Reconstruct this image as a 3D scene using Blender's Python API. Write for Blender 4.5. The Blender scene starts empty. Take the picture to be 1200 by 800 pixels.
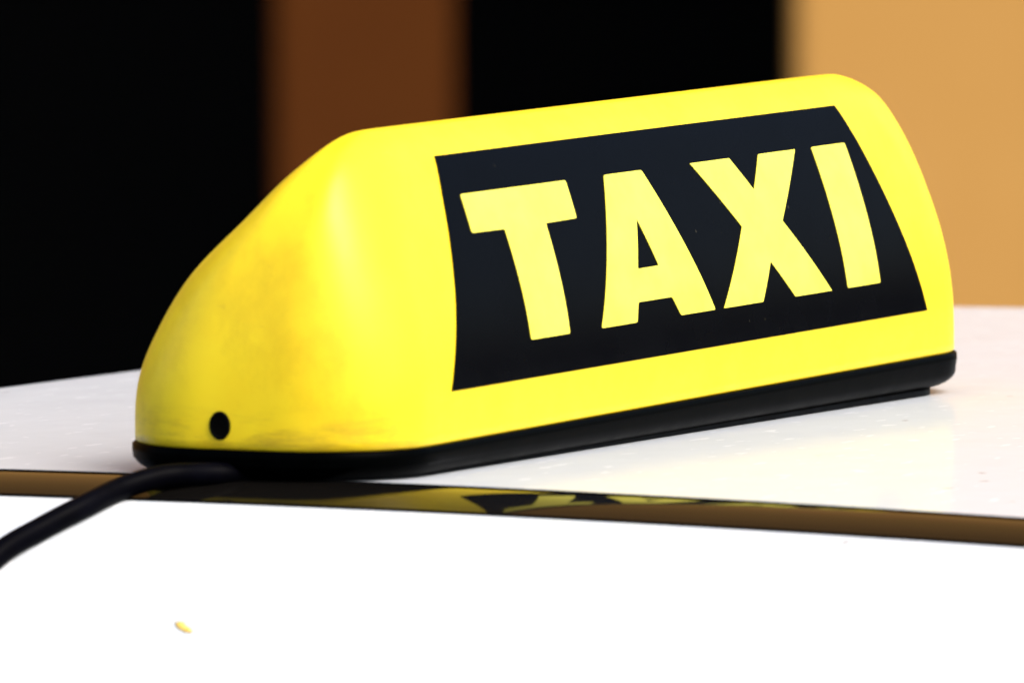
import bpy, bmesh, math, random
import numpy as np
from mathutils import Vector, Matrix

random.seed(7)
scene = bpy.context.scene
COL = scene.collection

# ------------------------------------------------------------------ camera
# World frame: X along the sign's length, -Y is the lettered face, Z up, car roof near z = 0 (metres).
CAM = Vector((-3.23672, -1.56504, 0.3077))
TH, PITCH, ROLL = 1.11562, 0.07671, -0.00634
fw = Vector((math.sin(TH) * math.cos(PITCH), math.cos(TH) * math.cos(PITCH), -math.sin(PITCH)))
rt0 = Vector((math.cos(TH), -math.sin(TH), 0.0))
up0 = rt0.cross(fw)
rt = rt0 * math.cos(ROLL) + up0 * math.sin(ROLL)
up = up0 * math.cos(ROLL) - rt0 * math.sin(ROLL)
cam_data = bpy.data.cameras.new('camera')
cam = bpy.data.objects.new('camera', cam_data)
COL.objects.link(cam)
M = Matrix((rt, up, -fw)).transposed().to_4x4()
M.translation = CAM
cam.matrix_world = M
cam_data.sensor_width = 36.0
cam_data.lens = 36.0 * 12766.0 / 1200.0
cam_data.clip_start = 0.05
cam_data.clip_end = 400.0
cam_data.dof.use_dof = True
cam_data.dof.focus_distance = 3.60
cam_data.dof.aperture_fstop = 22.0
scene.camera = cam

# ------------------------------------------------------------------ sky and sun
SUN_TO = Vector((-0.20, -0.72, 0.85)).normalized()
world = bpy.data.worlds.new('World')
scene.world = world
world.use_nodes = True
wn = world.node_tree
bg = wn.nodes['Background']
sky = wn.nodes.new('ShaderNodeTexSky')
sky.sky_type = 'NISHITA'
sky.sun_disc = False
sky.sun_elevation = math.asin(SUN_TO.z)
sky.sun_rotation = math.atan2(SUN_TO.x, SUN_TO.y)
sky.air_density = 1.0
sky.dust_density = 4.0
sky.ozone_density = 0.6
wn.links.new(sky.outputs['Color'], bg.inputs['Color'])
bg.inputs['Strength'].default_value = 0.15

sun_data = bpy.data.lights.new('sun', 'SUN')
sun_data.energy = 1.1
sun_data.angle = math.radians(35)
sun_data.color = (1.0, 0.99, 0.975)
sun = bpy.data.objects.new('sun', sun_data)
COL.objects.link(sun)
sun.rotation_euler = SUN_TO.to_track_quat('Z', 'Y').to_euler()
sun.location = (-1, -3, 6)

vs = scene.view_settings
vs.view_transform = 'Standard'
vs.look = 'None'
vs.gamma = 1.0
vs.use_curve_mapping = False
vs.exposure = 0.95


# ------------------------------------------------------------------ helpers
def tag(o, label=None, cat=None, group=None, kind=None):
    if label: o['label'] = label
    if cat: o['category'] = cat
    if group: o['group'] = group
    if kind: o['kind'] = kind
    return o


def empty(name, loc=(0, 0, 0), rz=0.0):
    o = bpy.data.objects.new(name, None)
    o.empty_display_size = 0.05
    o.location = loc
    o.rotation_euler = (0, 0, rz)
    COL.objects.link(o)
    return o


def obj(name, verts, faces, mat, parent=None, smooth=True, angle=None):
    me = bpy.data.meshes.new(name)
    me.from_pydata([tuple(map(float, v)) for v in verts], [], faces)
    bm = bmesh.new(); bm.from_mesh(me)
    bmesh.ops.recalc_face_normals(bm, faces=bm.faces)
    if angle is not None:
        for e in bm.edges:
            if len(e.link_faces) == 2 and e.calc_face_angle(0) > angle:
                e.smooth = False
    bm.to_mesh(me); bm.free()
    for p in me.polygons: p.use_smooth = smooth
    me.materials.append(mat)
    o = bpy.data.objects.new(name, me)
    COL.objects.link(o)
    if parent: o.parent = parent
    return o


def grid_faces(nr, nc, closed=False):
    f = []
    for i in range(nr - 1):
        for j in range(nc if closed else nc - 1):
            k = (j + 1) % nc
            f.append((i * nc + j, i * nc + k, (i + 1) * nc + k, (i + 1) * nc + j))
    return f


def spline(y, x):
    """natural cubic spline, y at K even knots on [0, pi/2]"""
    y = np.asarray(y, float); n = len(y); k = np.linspace(0, math.pi / 2, n); h = k[1] - k[0]
    A = np.zeros((n, n)); b = np.zeros(n); A[0, 0] = A[-1, -1] = 1
    for i in range(1, n - 1):
        A[i, i - 1] = A[i, i + 1] = 1; A[i, i] = 4
        b[i] = 6 * (y[i - 1] - 2 * y[i] + y[i + 1]) / h / h
    m = np.linalg.solve(A, b); x = np.asarray(x, float)
    i = np.clip(((x - k[0]) / h).astype(int), 0, n - 2); d = x - k[i]; e = k[i + 1] - x
    return (m[i] * e**3 + m[i + 1] * d**3) / (6 * h) + (y[i] / h - m[i] * h / 6) * e + (y[i + 1] / h - m[i + 1] * h / 6) * d


# ------------------------------------------------------------------ materials
def new_mat(name):
    m = bpy.data.materials.new(name)
    m.use_nodes = True
    return m, m.node_tree, m.node_tree.nodes['Principled BSDF']


def node(nt, kind, **kw):
    n = nt.nodes.new(kind)
    for k, v in kw.items():
        if k.startswith('in_'):
            n.inputs[k[3:].replace('_', ' ')].default_value = v
        else:
            setattr(n, k, v)
    return n


def ramp(nt, src, stops):
    r = nt.nodes.new('ShaderNodeValToRGB')
    els = r.color_ramp.elements
    while len(els) < len(stops): els.new(0.5)
    for e, (p, c) in zip(els, stops):
        e.position = p
        e.color = (c, c, c, 1) if isinstance(c, (int, float)) else tuple(c) + (1,)
    nt.links.new(src, r.inputs['Fac'])
    return r.outputs['Color']


def mix(nt, fac, a, b):
    m = nt.nodes.new('ShaderNodeMix'); m.data_type = 'RGBA'
    for s, v in ((m.inputs[0], fac), (m.inputs[6], a), (m.inputs[7], b)):
        if hasattr(v, 'is_linked'): nt.links.new(v, s)
        else: s.default_value = v if not isinstance(v, tuple) else v + (1,)
    return m.outputs[2]


def coords(nt, scale=(1, 1, 1), loc=(0, 0, 0), rot=(0, 0, 0)):
    tc = nt.nodes.new('ShaderNodeTexCoord')
    mp = nt.nodes.new('ShaderNodeMapping')
    mp.inputs['Scale'].default_value = scale
    mp.inputs['Location'].default_value = loc
    mp.inputs['Rotation'].default_value = rot
    nt.links.new(tc.outputs['Object'], mp.inputs['Vector'])
    return mp.outputs['Vector']


def noise(nt, vec, scale, detail=4, rough=0.55):
    n = node(nt, 'ShaderNodeTexNoise')
    n.inputs['Scale'].default_value = scale
    n.inputs['Detail'].default_value = detail
    n.inputs['Roughness'].default_value = rough
    nt.links.new(vec, n.inputs['Vector'])
    return n.outputs['Fac']


def bump(nt, bsdf, h, strength, dist):
    b = node(nt, 'ShaderNodeBump')
    b.inputs['Strength'].default_value = strength
    b.inputs['Distance'].default_value = dist
    nt.links.new(h, b.inputs['Height'])
    nt.links.new(b.outputs['Normal'], bsdf.inputs['Normal'])


def mat_yellow():
    m, nt, b = new_mat('yellow_plastic')
    v = coords(nt)
    clouds = noise(nt, v, 26, 6, 0.62)
    col = mix(nt, ramp(nt, clouds, [(0.40, 0.0), (0.72, 1.0)]), (0.88, 0.66, 0.012), (0.83, 0.575, 0.007))
    tc = nt.nodes.new('ShaderNodeTexCoord')
    sep = nt.nodes.new('ShaderNodeSeparateXYZ'); nt.links.new(tc.outputs['Object'], sep.inputs[0])

    def rng(sock, a, b_, c, d):
        n = nt.nodes.new('ShaderNodeMapRange')
        for k, val in zip(('From Min', 'From Max', 'To Min', 'To Max'), (a, b_, c, d)): n.inputs[k].default_value = val
        nt.links.new(sock, n.inputs['Value'])
        return n.outputs['Result']

    def mulv(*socks):
        o = socks[0]
        for q in socks[1:]:
            n = node(nt, 'ShaderNodeMath', operation='MULTIPLY')
            nt.links.new(o, n.inputs[0]); nt.links.new(q, n.inputs[1]); o = n.outputs[0]
        return o
    near_end = rng(sep.outputs['X'], -0.215, -0.185, 1.0, 0.0)       # road dirt sits on the end that meets the cable
    # soft hand smudges
    smudge = ramp(nt, noise(nt, coords(nt, (1, 1.0, 0.8), (3.1, 1.7, 0.4)), 34, 7, 0.68), [(0.44, 0.0), (0.70, 0.65)])
    col = mix(nt, mulv(smudge, near_end), col, (0.62, 0.42, 0.004))
    # dirt line along the foot
    streak = ramp(nt, noise(nt, coords(nt, (1.0, 1.0, 6.0)), 36, 7, 0.7), [(0.46, 0.0), (0.68, 0.6)])
    low = rng(sep.outputs['Z'], 0.019, 0.029, 1.0, 0.0)
    col = mix(nt, mulv(streak, low, near_end), col, (0.34, 0.20, 0.012))
    # small scuffs and specks everywhere
    sc = ramp(nt, noise(nt, coords(nt, (1.0, 1.0, 2.5), rot=(0.2, 0.4, 0)), 150, 3, 0.5), [(0.70, 0.0), (0.76, 0.35)])
    col = mix(nt, sc, col, (0.62, 0.42, 0.02))
    nt.links.new(col, b.inputs['Base Color'])
    rg = ramp(nt, noise(nt, v, 60, 4), [(0.3, 0.34), (0.8, 0.48)])
    nt.links.new(rg, b.inputs['Roughness'])
    b.inputs['IOR'].default_value = 1.38
    b.inputs['Subsurface Weight'].default_value = 0.15
    b.inputs['Subsurface Radius'].default_value = (0.006, 0.004, 0.001)
    b.inputs['Subsurface Scale'].default_value = 1.0
    bump(nt, b, noise(nt, v, 18, 3), 0.15, 0.004)
    return m


def mat_letter():
    m, nt, b = new_mat('yellow_vinyl')
    v = coords(nt, (1, 1, 1), rot=(0, 0.5, 0))
    c = mix(nt, ramp(nt, noise(nt, v, 45, 6, 0.7), [(0.35, 0.0), (0.7, 1.0)]), (0.84, 0.75, 0.085), (0.80, 0.68, 0.045))
    nt.links.new(c, b.inputs['Base Color'])
    b.inputs['Roughness'].default_value = 0.4
    return m


def mat_decal():
    m, nt, b = new_mat('black_vinyl')
    v = coords(nt)
    sp = node(nt, 'ShaderNodeTexVoronoi'); sp.inputs['Scale'].default_value = 130
    nt.links.new(v, sp.inputs['Vector'])
    keep = ramp(nt, noise(nt, v, 60, 2), [(0.52, 0.0), (0.6, 1.0)])
    dot = ramp(nt, sp.outputs['Distance'], [(0.03, 1.0), (0.09, 0.0)])
    mul = node(nt, 'ShaderNodeMath', operation='MULTIPLY')
    nt.links.new(keep, mul.inputs[0]); nt.links.new(dot, mul.inputs[1])
    c = mix(nt, mul.outputs[0], (0.0003, 0.0004, 0.0012), (0.03, 0.027, 0.017))
    nt.links.new(c, b.inputs['Base Color'])
    nt.links.new(ramp(nt, noise(nt, v, 35, 5), [(0.3, 0.22), (0.75, 0.32)]), b.inputs['Roughness'])
    b.inputs['Specular IOR Level'].default_value = 0.016
    return m


def mat_black(name, col=(0.004, 0.004, 0.0045), rough=0.4, spec=0.3, scale=90):
    m, nt, b = new_mat(name)
    v = coords(nt)
    n = noise(nt, v, scale, 5, 0.6)
    c = mix(nt, ramp(nt, n, [(0.4, 0.0), (0.75, 1.0)]), col, tuple(min(1, k * 2.2) for k in col))
    nt.links.new(c, b.inputs['Base Color'])
    nt.links.new(ramp(nt, n, [(0.3, rough * 0.85), (0.8, rough * 1.25)]), b.inputs['Roughness'])
    b.inputs['Specular IOR Level'].default_value = spec
    bump(nt, b, noise(nt, v, scale * 3, 3), 0.05, 0.0004)
    return m


def mat_paint():
    m, nt, b = new_mat('white_car_paint')
    v = coords(nt)
    film = noise(nt, coords(nt, (1.0, 1.6, 1.0)), 22, 8, 0.7)
    c = mix(nt, ramp(nt, film, [(0.40, 0.0), (0.72, 1.0)]), (0.605, 0.635, 0.655), (0.580, 0.611, 0.634))
    # sparse dirt specks and dried drip marks
    vo = node(nt, 'ShaderNodeTexVoronoi'); vo.inputs['Scale'].default_value = 34
    nt.links.new(coords(nt, (1.0, 1.6, 1.0)), vo.inputs['Vector'])
    sep = nt.nodes.new('ShaderNodeSeparateColor'); nt.links.new(vo.outputs['Color'], sep.inputs[0])
    sel = ramp(nt, sep.outputs[0], [(0.80, 0.0), (0.82, 1.0)])
    wob = noise(nt, v, 260, 3)
    add = node(nt, 'ShaderNodeMath', operation='MULTIPLY_ADD'); add.inputs[1].default_value = 0.25
    nt.links.new(wob, add.inputs[0]); nt.links.new(vo.outputs['Distance'], add.inputs[2])
    dot = ramp(nt, add.outputs[0], [(0.15, 1.0), (0.22, 0.0)])
    mul = node(nt, 'ShaderNodeMath', operation='MULTIPLY')
    nt.links.new(sel, mul.inputs[0]); nt.links.new(dot, mul.inputs[1])
    c = mix(nt, mul.outputs[0], c, (0.30, 0.25, 0.19))
    # fine dried rain marks, paler than the dusty film
    mk = ramp(nt, noise(nt, coords(nt, (1.0, 3.0, 1.0), (5, 2, 0)), 70, 2, 0.4), [(0.66, 0.0), (0.70, 1.0)])
    c = mix(nt, mk, c, (0.70, 0.725, 0.74))
    nt.links.new(c, b.inputs['Base Color'])
    nt.links.new(ramp(nt, film, [(0.35, 0.14), (0.75, 0.19)]), b.inputs['Roughness'])
    b.inputs['Specular IOR Level'].default_value = 0.016
    bump(nt, b, noise(nt, v, 40, 2), 0.03, 0.002)
    return m


def mat_trim():
    m, nt, b = new_mat('glossy_black_trim')
    v = coords(nt)
    b.inputs['Base Color'].default_value = (0.004, 0.0035, 0.003, 1)
    nt.links.new(ramp(nt, noise(nt, v, 50, 4), [(0.3, 0.04), (0.8, 0.10)]), b.inputs['Roughness'])
    b.inputs['IOR'].default_value = 1.17
    return m


def mat_wall(name, a, c2, scale=1.2):
    m, nt, b = new_mat(name)
    v = coords(nt)
    c = mix(nt, ramp(nt, noise(nt, v, scale, 6, 0.6), [(0.3, 0.0), (0.7, 1.0)]), a, c2)
    nt.links.new(c, b.inputs['Base Color'])
    b.inputs['Roughness'].default_value = 0.85
    b.inputs['Specular IOR Level'].default_value = 0.1
    bump(nt, b, noise(nt, v, 60, 4), 0.3, 0.003)
    return m


MY, ML, MD = mat_yellow(), mat_letter(), mat_decal()
MBASE = mat_black('black_base_plastic', (0.0002, 0.0003, 0.00035), 0.34, 0.008)
MPAD = mat_black('black_rubber_pad', (0.0008, 0.0005, 0.0005), 0.5, 0.05)
MCABLE = mat_black('black_cable_rubber', (0.0007, 0.0007, 0.0016), 0.42, 0.02)
MPAINT, MTRIM = mat_paint(), mat_trim()
MGAP = mat_black('seam_black', (0.002, 0.002, 0.002), 0.9, 0.0)
MOCHRE = mat_wall('ochre_plaster', (0.53, 0.285, 0.078), (0.48, 0.245, 0.060))
MBROWN = mat_wall('brown_paint', (0.085, 0.024, 0.002), (0.070, 0.018, 0.0015))
MDARK = mat_wall('dark_interior', (0.004, 0.004, 0.004), (0.003, 0.003, 0.003))  # near-black colour puts the shade of the deep opening into its walls
MASPH = mat_wall('asphalt', (0.05, 0.05, 0.052), (0.04, 0.04, 0.042), 6)

# ------------------------------------------------------------------ ground and building behind
GZ = -1.45
ground = obj('ground', [(-60, -60, GZ), (60, -60, GZ), (60, 60, GZ), (-60, 60, GZ)], [(0, 1, 2, 3)], MASPH, smooth=False)
tag(ground, 'dark grey asphalt ground under the car', kind='structure')


def box(name, x0, x1, y0, y1, z0, z1, mat, parent, bevel=0.0):
    bm = bmesh.new()
    bmesh.ops.create_cube(bm, size=1.0)
    for v in bm.verts:
        v.co = Vector(((x0 + x1) / 2 + v.co.x * (x1 - x0), (y0 + y1) / 2 + v.co.y * (y1 - y0), (z0 + z1) / 2 + v.co.z * (z1 - z0)))
    if bevel:
        bmesh.ops.bevel(bm, geom=list(bm.edges), offset=bevel, segments=2, affect='EDGES')
    me = bpy.data.meshes.new(name); bm.to_mesh(me); bm.free()
    me.materials.append(mat)
    o = bpy.data.objects.new(name, me); COL.objects.link(o); o.parent = parent
    return o


head = Vector((math.sin(TH), math.cos(TH), 0))
FD = 18.0
bpos = CAM + head * FD
building = empty('building', (bpos.x, bpos.y, GZ), -(TH - 0) + 0.0)
# local x = camera right at set-up, local y = away from the street
building.rotation_euler = (0, 0, math.atan2(rt0.y, rt0.x))
tag(building, 'ochre plastered building with dark open shopfront and brown pillar behind the car', 'building')
BH = 20.0  # unseen height raised so the trim strip mirrors wall instead of sky
box('wall', 0.472, 5.5, 0.0, 0.30, 0.0, BH, MOCHRE, building, 0.01)  # unseen far end cut short so sky reflects along the sign's top
box('wall', -28.0, -2.2, 0.0, 0.30, 0.0, BH, MOCHRE, building, 0.01)  # unseen length extended so the sign's rim reflects ochre
box('lintel_wall', -2.198, 0.470, 0.004, 0.30, 2.5, BH, MOCHRE, building, 0.01)
box('pillar', -0.390, -0.095, 0.01, 0.28, 0.0, 2.52, MBROWN, building, 0.01)
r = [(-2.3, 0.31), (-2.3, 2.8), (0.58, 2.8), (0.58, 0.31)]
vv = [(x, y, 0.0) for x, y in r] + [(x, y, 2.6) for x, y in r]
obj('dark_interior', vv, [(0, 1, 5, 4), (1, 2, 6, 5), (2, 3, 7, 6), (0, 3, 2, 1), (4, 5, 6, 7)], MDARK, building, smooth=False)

# ------------------------------------------------------------------ car roof
KV, KU = 0.10, 0.012


def zroof(u, y):
    return 0.0024 - 0.0115 * u - 0.5 * KV * y * y - 0.5 * KU * u * u


def zline(y):
    return -0.5 * KV * y * y


car = empty('car', (0, 0, 0))
tag(car, 'glossy white car roof with a shiny black trim strip along its edge', 'car')

# roof panel: additive profiles across (u) and along (y) the car
pu = []
for k in range(7):                                     # hem that folds down into the ditch
    a = math.pi / 2 * k / 6
    pu.append((-0.2255 - 0.0010 * math.cos(a), -0.0010 * (1 - math.sin(a))))
pu = [(-0.2265, -0.016), (-0.2265, -0.008)] + pu
for u in np.linspace(-0.222, 0.70, 60)[0:]: pu.append((float(u), 0.0))
for k in range(1, 13):
    a = math.pi / 2 * k / 12
    pu.append((0.70 + 0.07 * math.sin(a), -0.07 * (1 - math.cos(a))))
pu.append((0.772, -0.16))
py = [(-1.45, -0.10), (-1.42, -0.06), (-1.38, -0.03), (-1.32, -0.012), (-1.25, -0.002)]
for y in np.linspace(-1.2, 0.285, 70): py.append((float(y), 0.0))
for k in range(1, 15):
    a = math.radians(38) * k / 14
    py.append((0.285 + 0.09 * math.sin(a), -0.09 * (1 - math.cos(a))))
ye, ze = py[-1]
for s in (0.05, 0.12, 0.2): py.append((ye + s, ze - s * math.tan(math.radians(38))))
V = [(u, y, zroof(u, y) + du + dy) for (y, dy) in py for (u, du) in pu]
roof = obj('roof_panel', V, grid_faces(len(py), len(pu)), MPAINT, car)
sol = roof.modifiers.new('thickness', 'SOLIDIFY'); sol.thickness = 0.0012; sol.offset = -1

YS = np.linspace(-1.4, 0.36, 90)


def sweep(name, prof, mat, parent, smooth=True, angle=None, ys=YS, drop=None):
    V = [(u, y, z + zline(y) + (drop(y) if drop else 0)) for y in ys for (u, z) in prof]
    n = len(prof); f = grid_faces(len(ys), n, closed=True)
    f.append(tuple(range(n))); f.append(tuple(range((len(ys) - 1) * n, len(ys) * n)))
    return obj(name, V, f, mat, parent, smooth, angle)


# floor of the ditch under the trim
sweep('ditch_channel', [(-0.2263, -0.004), (-0.2585, -0.008), (-0.2585, -0.016), (-0.2263, -0.016)], MGAP, car, smooth=False)
# convex glossy trim
tp = [(-0.2270, -0.0030), (-0.2270, 0.0036), (-0.2274, 0.0044), (-0.2281, 0.0047)]
for k in range(1, 25):
    d_ = 0.0282 * k / 24
    tp.append((-0.2281 - d_, 0.0047 - 0.03 * d_ - 5.26 * d_ * d_))
tp += [(-0.2570, tp[-1][1] - 0.0012), (-0.2570, -0.0060)]
sweep('trim_strip', tp, MTRIM, car, angle=math.radians(50))
# black beads added for the dark gap and shadow lines beside the trim
sweep('gap_shade_bead', [(-0.2568, -0.0060), (-0.2568, -0.0002), (-0.2571, 0.0003), (-0.2576, 0.0005), (-0.2580, 0.0002), (-0.2581, -0.0060)], MGAP, car)
sweep('gap_shade_bead', [(-0.2267, -0.0030), (-0.2267, 0.0049), (-0.2270, 0.0052), (-0.2277, 0.0051), (-0.2280, 0.0047), (-0.2280, -0.0030)], MGAP, car)
# side rail that curves down towards the doors
rp = [(-0.2582, -0.014), (-0.2582, -0.0022)]
for k in range(1, 6):
    a = math.pi / 2 * k / 5
    rp.append((-0.2582 - 0.0016 * (1 - math.cos(a)), -0.0022 + 0.0020 * math.sin(a)))
for s in np.linspace(0.004, 0.145, 50):
    rp.append((-0.258 - float(s), -0.15 * s - 6.0 * s * s + 0.0003))
ue, ze2 = rp[-1]
rp += [(ue - 0.004, ze2 - 0.02), (ue + 0.002, ze2 - 0.024), (ue + 0.02, ze2 - 0.010), (ue + 0.045, ze2 + 0.05), (-0.275, -0.016)]
sweep('side_rail', rp, MPAINT, car, angle=math.radians(60))

# ------------------------------------------------------------------ taxi sign
ZS, H = 0.0145, 0.11119
RHO, RU = 0.72, 0.034
A_K = [0.23420, 0.23390, 0.23210, 0.22830, 0.22270, 0.21480, 0.20410, 0.19000, 0.17520]
BF_K = [0.04989, 0.04945, 0.04682, 0.04233, 0.03719, 0.03222, 0.02731, 0.02139, 0.01845]
BB_K = [0.05010, 0.04870, 0.04088, 0.02995, 0.01524, 0.00418, -0.00476, -0.01025, -0.01444]
PH = np.linspace(0, math.pi / 2, 64)
PA, PF, PB = spline(A_K, PH), spline(BF_K, PH), spline(BB_K, PH)
PZ = ZS + (H - ZS) * np.sin(PH)


def section(a, bf, bb, nc=16, nu=44, nv=10, bow=0.0):
    """rounded rectangle, counter-clockwise from the front-left corner"""
    r_ = max(RHO * 0.5 * (bf + bb), 0.0008)
    r_ = min(r_, 0.49 * (bf + bb))
    pts = []

    def arc(cx, cy, t0):
        for k in range(nc):
            t = math.radians(t0 + 90.0 * k / (nc - 1))
            pts.append((cx + RU * math.cos(t), cy + r_ * math.sin(t)))

    def line(p, q, n):
        for k in range(1, n):
            t = k / n
            pts.append((p[0] + (q[0] - p[0]) * t, p[1] + (q[1] - p[1]) * t))
    arc(-a + RU, -bf + r_, 180)
    line((-a + RU, -bf), (a - RU, -bf), nu)
    arc(a - RU, -bf + r_, 270)
    line((a, -bf + r_), (a, bb - r_), nv)
    arc(a - RU, bb - r_, 0)
    line((a - RU, bb), (-a + RU, bb), nu)
    arc(-a + RU, bb - r_, 90)
    line((-a, bb - r_), (-a, -bf + r_), nv)
    return pts


sign = empty('taxi_sign', (0, 0, 0))
tag(sign, 'yellow plastic taxi roof sign with black lettered panel on a black base', 'taxi sign')

V, n = [], None
rings = [(PA[0] - 0.003, PF[0] - 0.003, PB[0] - 0.003, ZS - 0.002), (PA[0] - 0.0004, PF[0] - 0.0004, PB[0] - 0.0004, ZS - 0.0002)]
rings += [(PA[i], PF[i], PB[i], PZ[i] + 0.0003 * (1 - i / 63)) for i in range(64)]
for a, bf, bb, z in rings:
    s = section(a, bf, bb); n = len(s)
    V += [(x, y, z) for x, y in s]
F = grid_faces(len(rings), n, closed=True)
F.append(tuple(range((len(rings) - 1) * n, len(rings) * n))); F.append(tuple(range(n)))
cover = obj('cover', V, F, MY, sign)

# base: rim that tucks under
prof = [(-0.006, 0.0140), (0.0000, 0.0141), (0.0007, 0.0136), (0.0008, 0.0115), (0.0005, 0.0092)]
for k in range(1, 9):
    t = math.pi / 2 * k / 8
    prof.append((0.0005 - 0.0095 * (1 - math.cos(t)), 0.0092 - 0.0062 * math.sin(t)))
prof.append((-0.03, 0.0030))
V = []
for off, z in prof:
    s = section(PA[0] + off, PF[0] + off, PB[0] + off)
    V += [(x, y, z - 0.006 * x * (1 if z < 0.008 else 0)) for x, y in s]
F = grid_faces(len(prof), n, closed=True)
F.append(tuple(range(n))); F.append(tuple(range((len(prof) - 1) * n, len(prof) * n)))
obj('base', V, F, MBASE, sign, angle=math.radians(60))

# thin rubber pad that lies on the roof
V = []
padp = [(-0.004, 0.0), (-0.0005, 0.0), (0.0, -0.0006), (0.0, -0.006), (-0.004, -0.006)]
for off, dz in padp:
    s = section(0.2225 + off, 0.0455 + off, 0.040 + off)
    V += [(x, y, 0.0042 - 0.0095 * x + dz) for x, y in s]
F = grid_faces(len(padp), n, closed=True)
F.append(tuple(range(n))); F.append(tuple(range((len(padp) - 1) * n, len(padp) * n)))
obj('mounting_pad', V, F, MPAD, sign, angle=math.radians(50))


# lettered panel on the front face
def face_pt(u, z, off):
    bf = float(np.interp(z, PZ, PF)); e = 0.0008
    s = (float(np.interp(z + e, PZ, PF)) - float(np.interp(z - e, PZ, PF))) / (2 * e)
    nrm = Vector((0, -1, -s)).normalized()
    return (u, -bf + nrm.y * off, z + nrm.z * off)


ZT, ZB = 0.1018, 0.0302
pz = [0.0302, 0.0590, 0.0793, 0.0897, 0.1018]
pw = [0.1842, 0.1716, 0.1638, 0.1600, 0.1535]
NZ, NU = 36, 40
V, F = [], []
for lay in (0.00005, 0.00035):
    for i in range(NZ + 1):
        z = ZB + (ZT - ZB) * i / NZ
        w = 0.1535 + (0.1842 - 0.1535) * (1 - i / NZ) ** 1.0
        w = float(np.interp(z, pz, pw)) * 0.5 + w * 0.5
        for j in range(NU + 1):
            V.append(face_pt(-w + 2 * w * j / NU, z, lay))
g = grid_faces(NZ + 1, NU + 1); off = (NZ + 1) * (NU + 1)
F = [tuple(off + k for k in f) for f in g]
rim = [j for j in range(NU + 1)] + [(i + 1) * (NU + 1) - 1 for i in range(1, NZ + 1)] + \
      [NZ * (NU + 1) + j for j in range(NU - 1, -1, -1)] + [i * (NU + 1) for i in range(NZ - 1, 0, -1)]
for k in range(len(rim)):
    a, b = rim[k], rim[(k + 1) % len(rim)]
    F.append((a, b, off + b, off + a))
decal = obj('lettered_panel', V, F, MD, sign, angle=math.radians(40))
decal['label'] = 'black vinyl panel reading TAXI in yellow letters'


def fillet(poly, d):
    out = []
    m = len(poly)
    for i in range(m):
        p, a, b = Vector(poly[i]), Vector(poly[i - 1]), Vector(poly[(i + 1) % m])
        da, db = (a - p), (b - p)
        # work in a space where the wide letters are unstretched
        k = min(d, 0.4 * da.length, 0.4 * db.length)
        s, e = p + da.normalized() * k, p + db.normalized() * k
        for t in (0, 0.33, 0.67, 1):
            out.append(tuple((s * (1 - t) ** 2 + p * 2 * t * (1 - t) + e * t * t)))
    return out


def letter(outer, hole=None, d=0.0009):
    me = bpy.data.meshes.new('letter')
    bm = bmesh.new()
    edges = []
    for loop in [fillet(outer, d)] + ([fillet(hole, 0.0005)] if hole else []):
        # resample long edges so that they bend with the face
        pts = []
        for i, p in enumerate(loop):
            q = loop[(i + 1) % len(loop)]
            L = math.hypot(q[0] - p[0], q[1] - p[1]); k = max(1, int(L / 0.003))
            for t in range(k): pts.append((p[0] + (q[0] - p[0]) * t / k, p[1] + (q[1] - p[1]) * t / k))
        vs_ = [bm.verts.new((x, 0, z)) for x, z in pts]
        edges += [bm.edges.new((vs_[i], vs_[(i + 1) % len(vs_)])) for i in range(len(vs_))]
    bmesh.ops.triangle_fill(bm, edges=edges, use_beauty=True, use_dissolve=False)
    # slice by height so that the fill follows the curve of the face
    for z in np.linspace(0.044, 0.088, 20):
        bmesh.ops.bisect_plane(bm, geom=list(bm.verts) + list(bm.edges) + list(bm.faces), plane_co=(0, 0, float(z)), plane_no=(0, 0, 1))
    top = list(bm.faces)
    ret = bmesh.ops.extrude_face_region(bm, geom=top)
    newv = {e for e in ret['geom'] if isinstance(e, bmesh.types.BMVert)}
    for v in bm.verts:
        v.co = Vector(face_pt(v.co.x, v.co.z, 0.00060 if v in newv else 0.00030))
    bmesh.ops.recalc_face_normals(bm, faces=bm.faces)
    for e in bm.edges:
        if len(e.link_faces) == 2 and e.calc_face_angle(0) > math.radians(40): e.smooth = False
    bm.to_mesh(me); bm.free()
    for p in me.polygons: p.use_smooth = True
    me.materials.append(ML)
    o = bpy.data.objects.new('letter', me); COL.objects.link(o); o.parent = decal
    return o


TOP, BOT = 0.0894, 0.0421
letter([(-0.1476, TOP), (-0.0709, TOP), (-0.0723, 0.0773), (-0.0954, 0.0771), (-0.0969, BOT), (-0.1253, BOT), (-0.1254, 0.0771), (-0.1488, 0.0773)])
letter([(-0.0422, TOP), (-0.0137, TOP), (0.0136, BOT), (-0.0130, BOT), (-0.0177, 0.0484), (-0.0435, 0.0484), (-0.0465, BOT), (-0.0732, BOT)],
       [(-0.0294, 0.0745), (-0.0387, 0.0589), (-0.0227, 0.0590)])
letter([(0.0238, TOP), (0.0546, TOP), (0.0651, 0.0783), (0.0779, TOP), (0.1075, TOP), (0.0796, 0.0672), (0.1067, BOT), (0.0772, BOT),
        (0.0625, 0.0548), (0.0512, BOT), (0.0204, BOT), (0.0474, 0.0672)], d=0.0004)
letter([(0.1206, TOP), (0.1481, TOP), (0.1467, BOT), (0.1198, BOT)])

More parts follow.
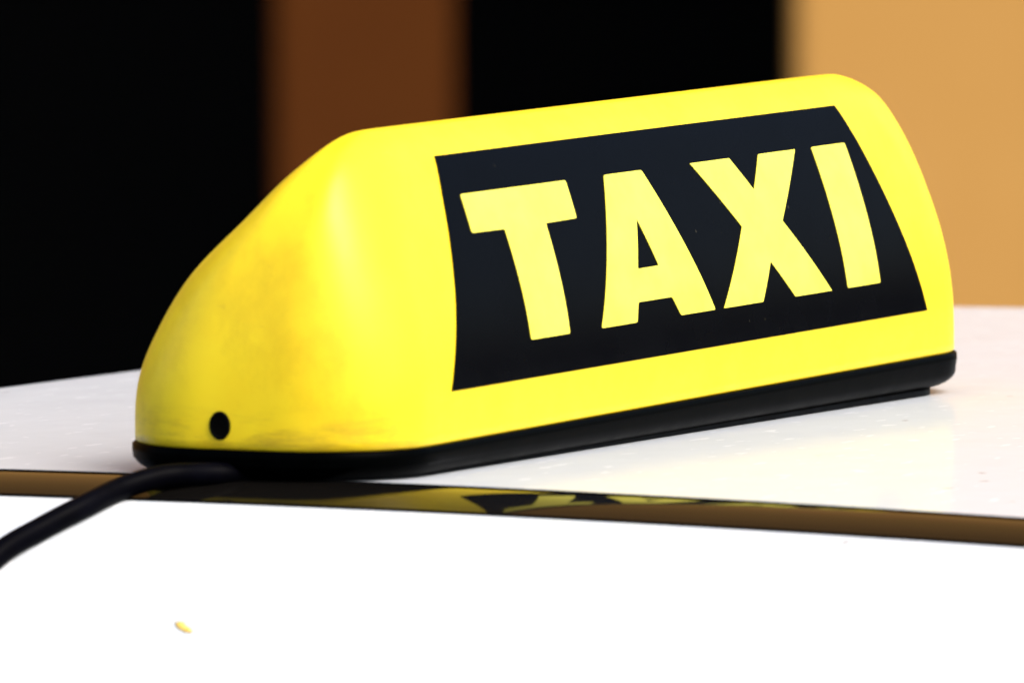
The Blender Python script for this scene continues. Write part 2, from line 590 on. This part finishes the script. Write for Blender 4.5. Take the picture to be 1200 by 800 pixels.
# black plug in the end face
V, F = [], []
cu = -float(np.interp(0.0214, PZ, PA)); cy, cz = 0.0062, 0.0216
rings = [(1.00, 0.0012), (1.00, -0.0003), (0.93, -0.0008), (0.80, -0.0008), (0.72, -0.0002), (0.0, 0.0)]
for rr_, du in rings:
    for k in range(28):
        t = 2 * math.pi * k / 28
        V.append((cu + du - 0.0, cy + 0.0037 * rr_ * math.cos(t), cz + 0.0045 * rr_ * math.sin(t)))
F = grid_faces(len(rings), 28, closed=True)
plug = obj('screw_plug', V, F, MGAP, sign, angle=math.radians(50))
plug['label'] = 'round black screw plug low on the end face'

# ------------------------------------------------------------------ cable
ctrl = [(-0.200, -0.004, 0.0045), (-0.222, 0.0003, 0.0052), (-0.236, 0.0051, 0.0066), (-0.245, 0.0163, 0.0067), (-0.252, 0.0216, 0.0058), (-0.262, 0.0275, 0.0032),
        (-0.277, 0.0317, -0.0009), (-0.290, 0.0397, -0.0069), (-0.302, 0.0480, -0.0140), (-0.320, 0.056, -0.0287), (-0.340, 0.064, -0.0489), (-0.366, 0.074, -0.0827),
        (-0.388, 0.082, -0.1174), (-0.406, 0.088, -0.1550)]


def catmull(P, n):
    P = [Vector(p) for p in P]; P = [2 * P[0] - P[1]] + P + [2 * P[-1] - P[-2]]
    out = []
    for i in range(1, len(P) - 2):
        for k in range(n):
            t = k / n
            out.append(0.5 * (2 * P[i] + (P[i + 1] - P[i - 1]) * t + (2 * P[i - 1] - 5 * P[i] + 4 * P[i + 1] - P[i + 2]) * t * t + (3 * P[i] - P[i - 1] - 3 * P[i + 1] + P[i + 2]) * t ** 3))
    out.append(P[-2])
    return out


path = catmull(ctrl, 10)
V = []
R = 0.0037
for i, p in enumerate(path):
    t = (path[min(i + 1, len(path) - 1)] - path[max(i - 1, 0)]).normalized()
    s = t.cross(Vector((0, 0, 1))).normalized(); w = s.cross(t)
    for k in range(16):
        a = 2 * math.pi * k / 16
        V.append(p + s * R * math.cos(a) + w * R * math.sin(a))
F = grid_faces(len(path), 16, closed=True)
F.append(tuple(range(16))); F.append(tuple(range((len(path) - 1) * 16, len(path) * 16)))
cable = obj('power_cable', V, F, MCABLE)
tag(cable, 'thick black rubber cable running from under the taxi sign over the trim', 'cable')

# ------------------------------------------------------------------ yellow fleck on the rail
m, nt, b = new_mat('dry_yellow_petal')
nt.links.new(mix(nt, noise(nt, coords(nt), 400, 3), (0.78, 0.46, 0.04), (0.80, 0.60, 0.18)), b.inputs['Base Color'])
b.inputs['Roughness'].default_value = 0.7
fu, fy = -0.3203, -0.0258
fs = -0.258 - fu
slope = -0.15 - 12 * fs                                # dz per metre towards the camera
V, F = [], []
for lay in (0.0001, 0.0004):
    for i in range(7):
        t = i / 6 - 0.5
        w = 0.0012 * math.sqrt(max(0.03, 1 - (2 * t) ** 2)) * (1.0 if t < 0 else 0.75)
        for s in (-1, 0, 1):
            du = s * w - t * 0.0022
            dy = t * -0.0062 + 0.0004 * math.sin(9 * t)
            s_ = fs - du
            V.append((fu + du, fy + dy, -0.15 * s_ - 6 * s_ * s_ + 0.0003 + zline(fy + dy) + lay + (0.0003 * abs(t) if lay > 0.0002 else 0)))
g = grid_faces(7, 3)
F = [f[::-1] for f in g] + [tuple(k + 21 for k in f) for f in g]
rim = [0, 1, 2, 5, 8, 11, 14, 17, 20, 19, 18, 15, 12, 9, 6, 3]
F += [(rim[k], rim[(k + 1) % 16], rim[(k + 1) % 16] + 21, rim[k] + 21) for k in range(16)]
petal = obj('petal', V, F, m)
tag(petal, 'tiny dried yellow petal stuck on the white side rail', 'petal')
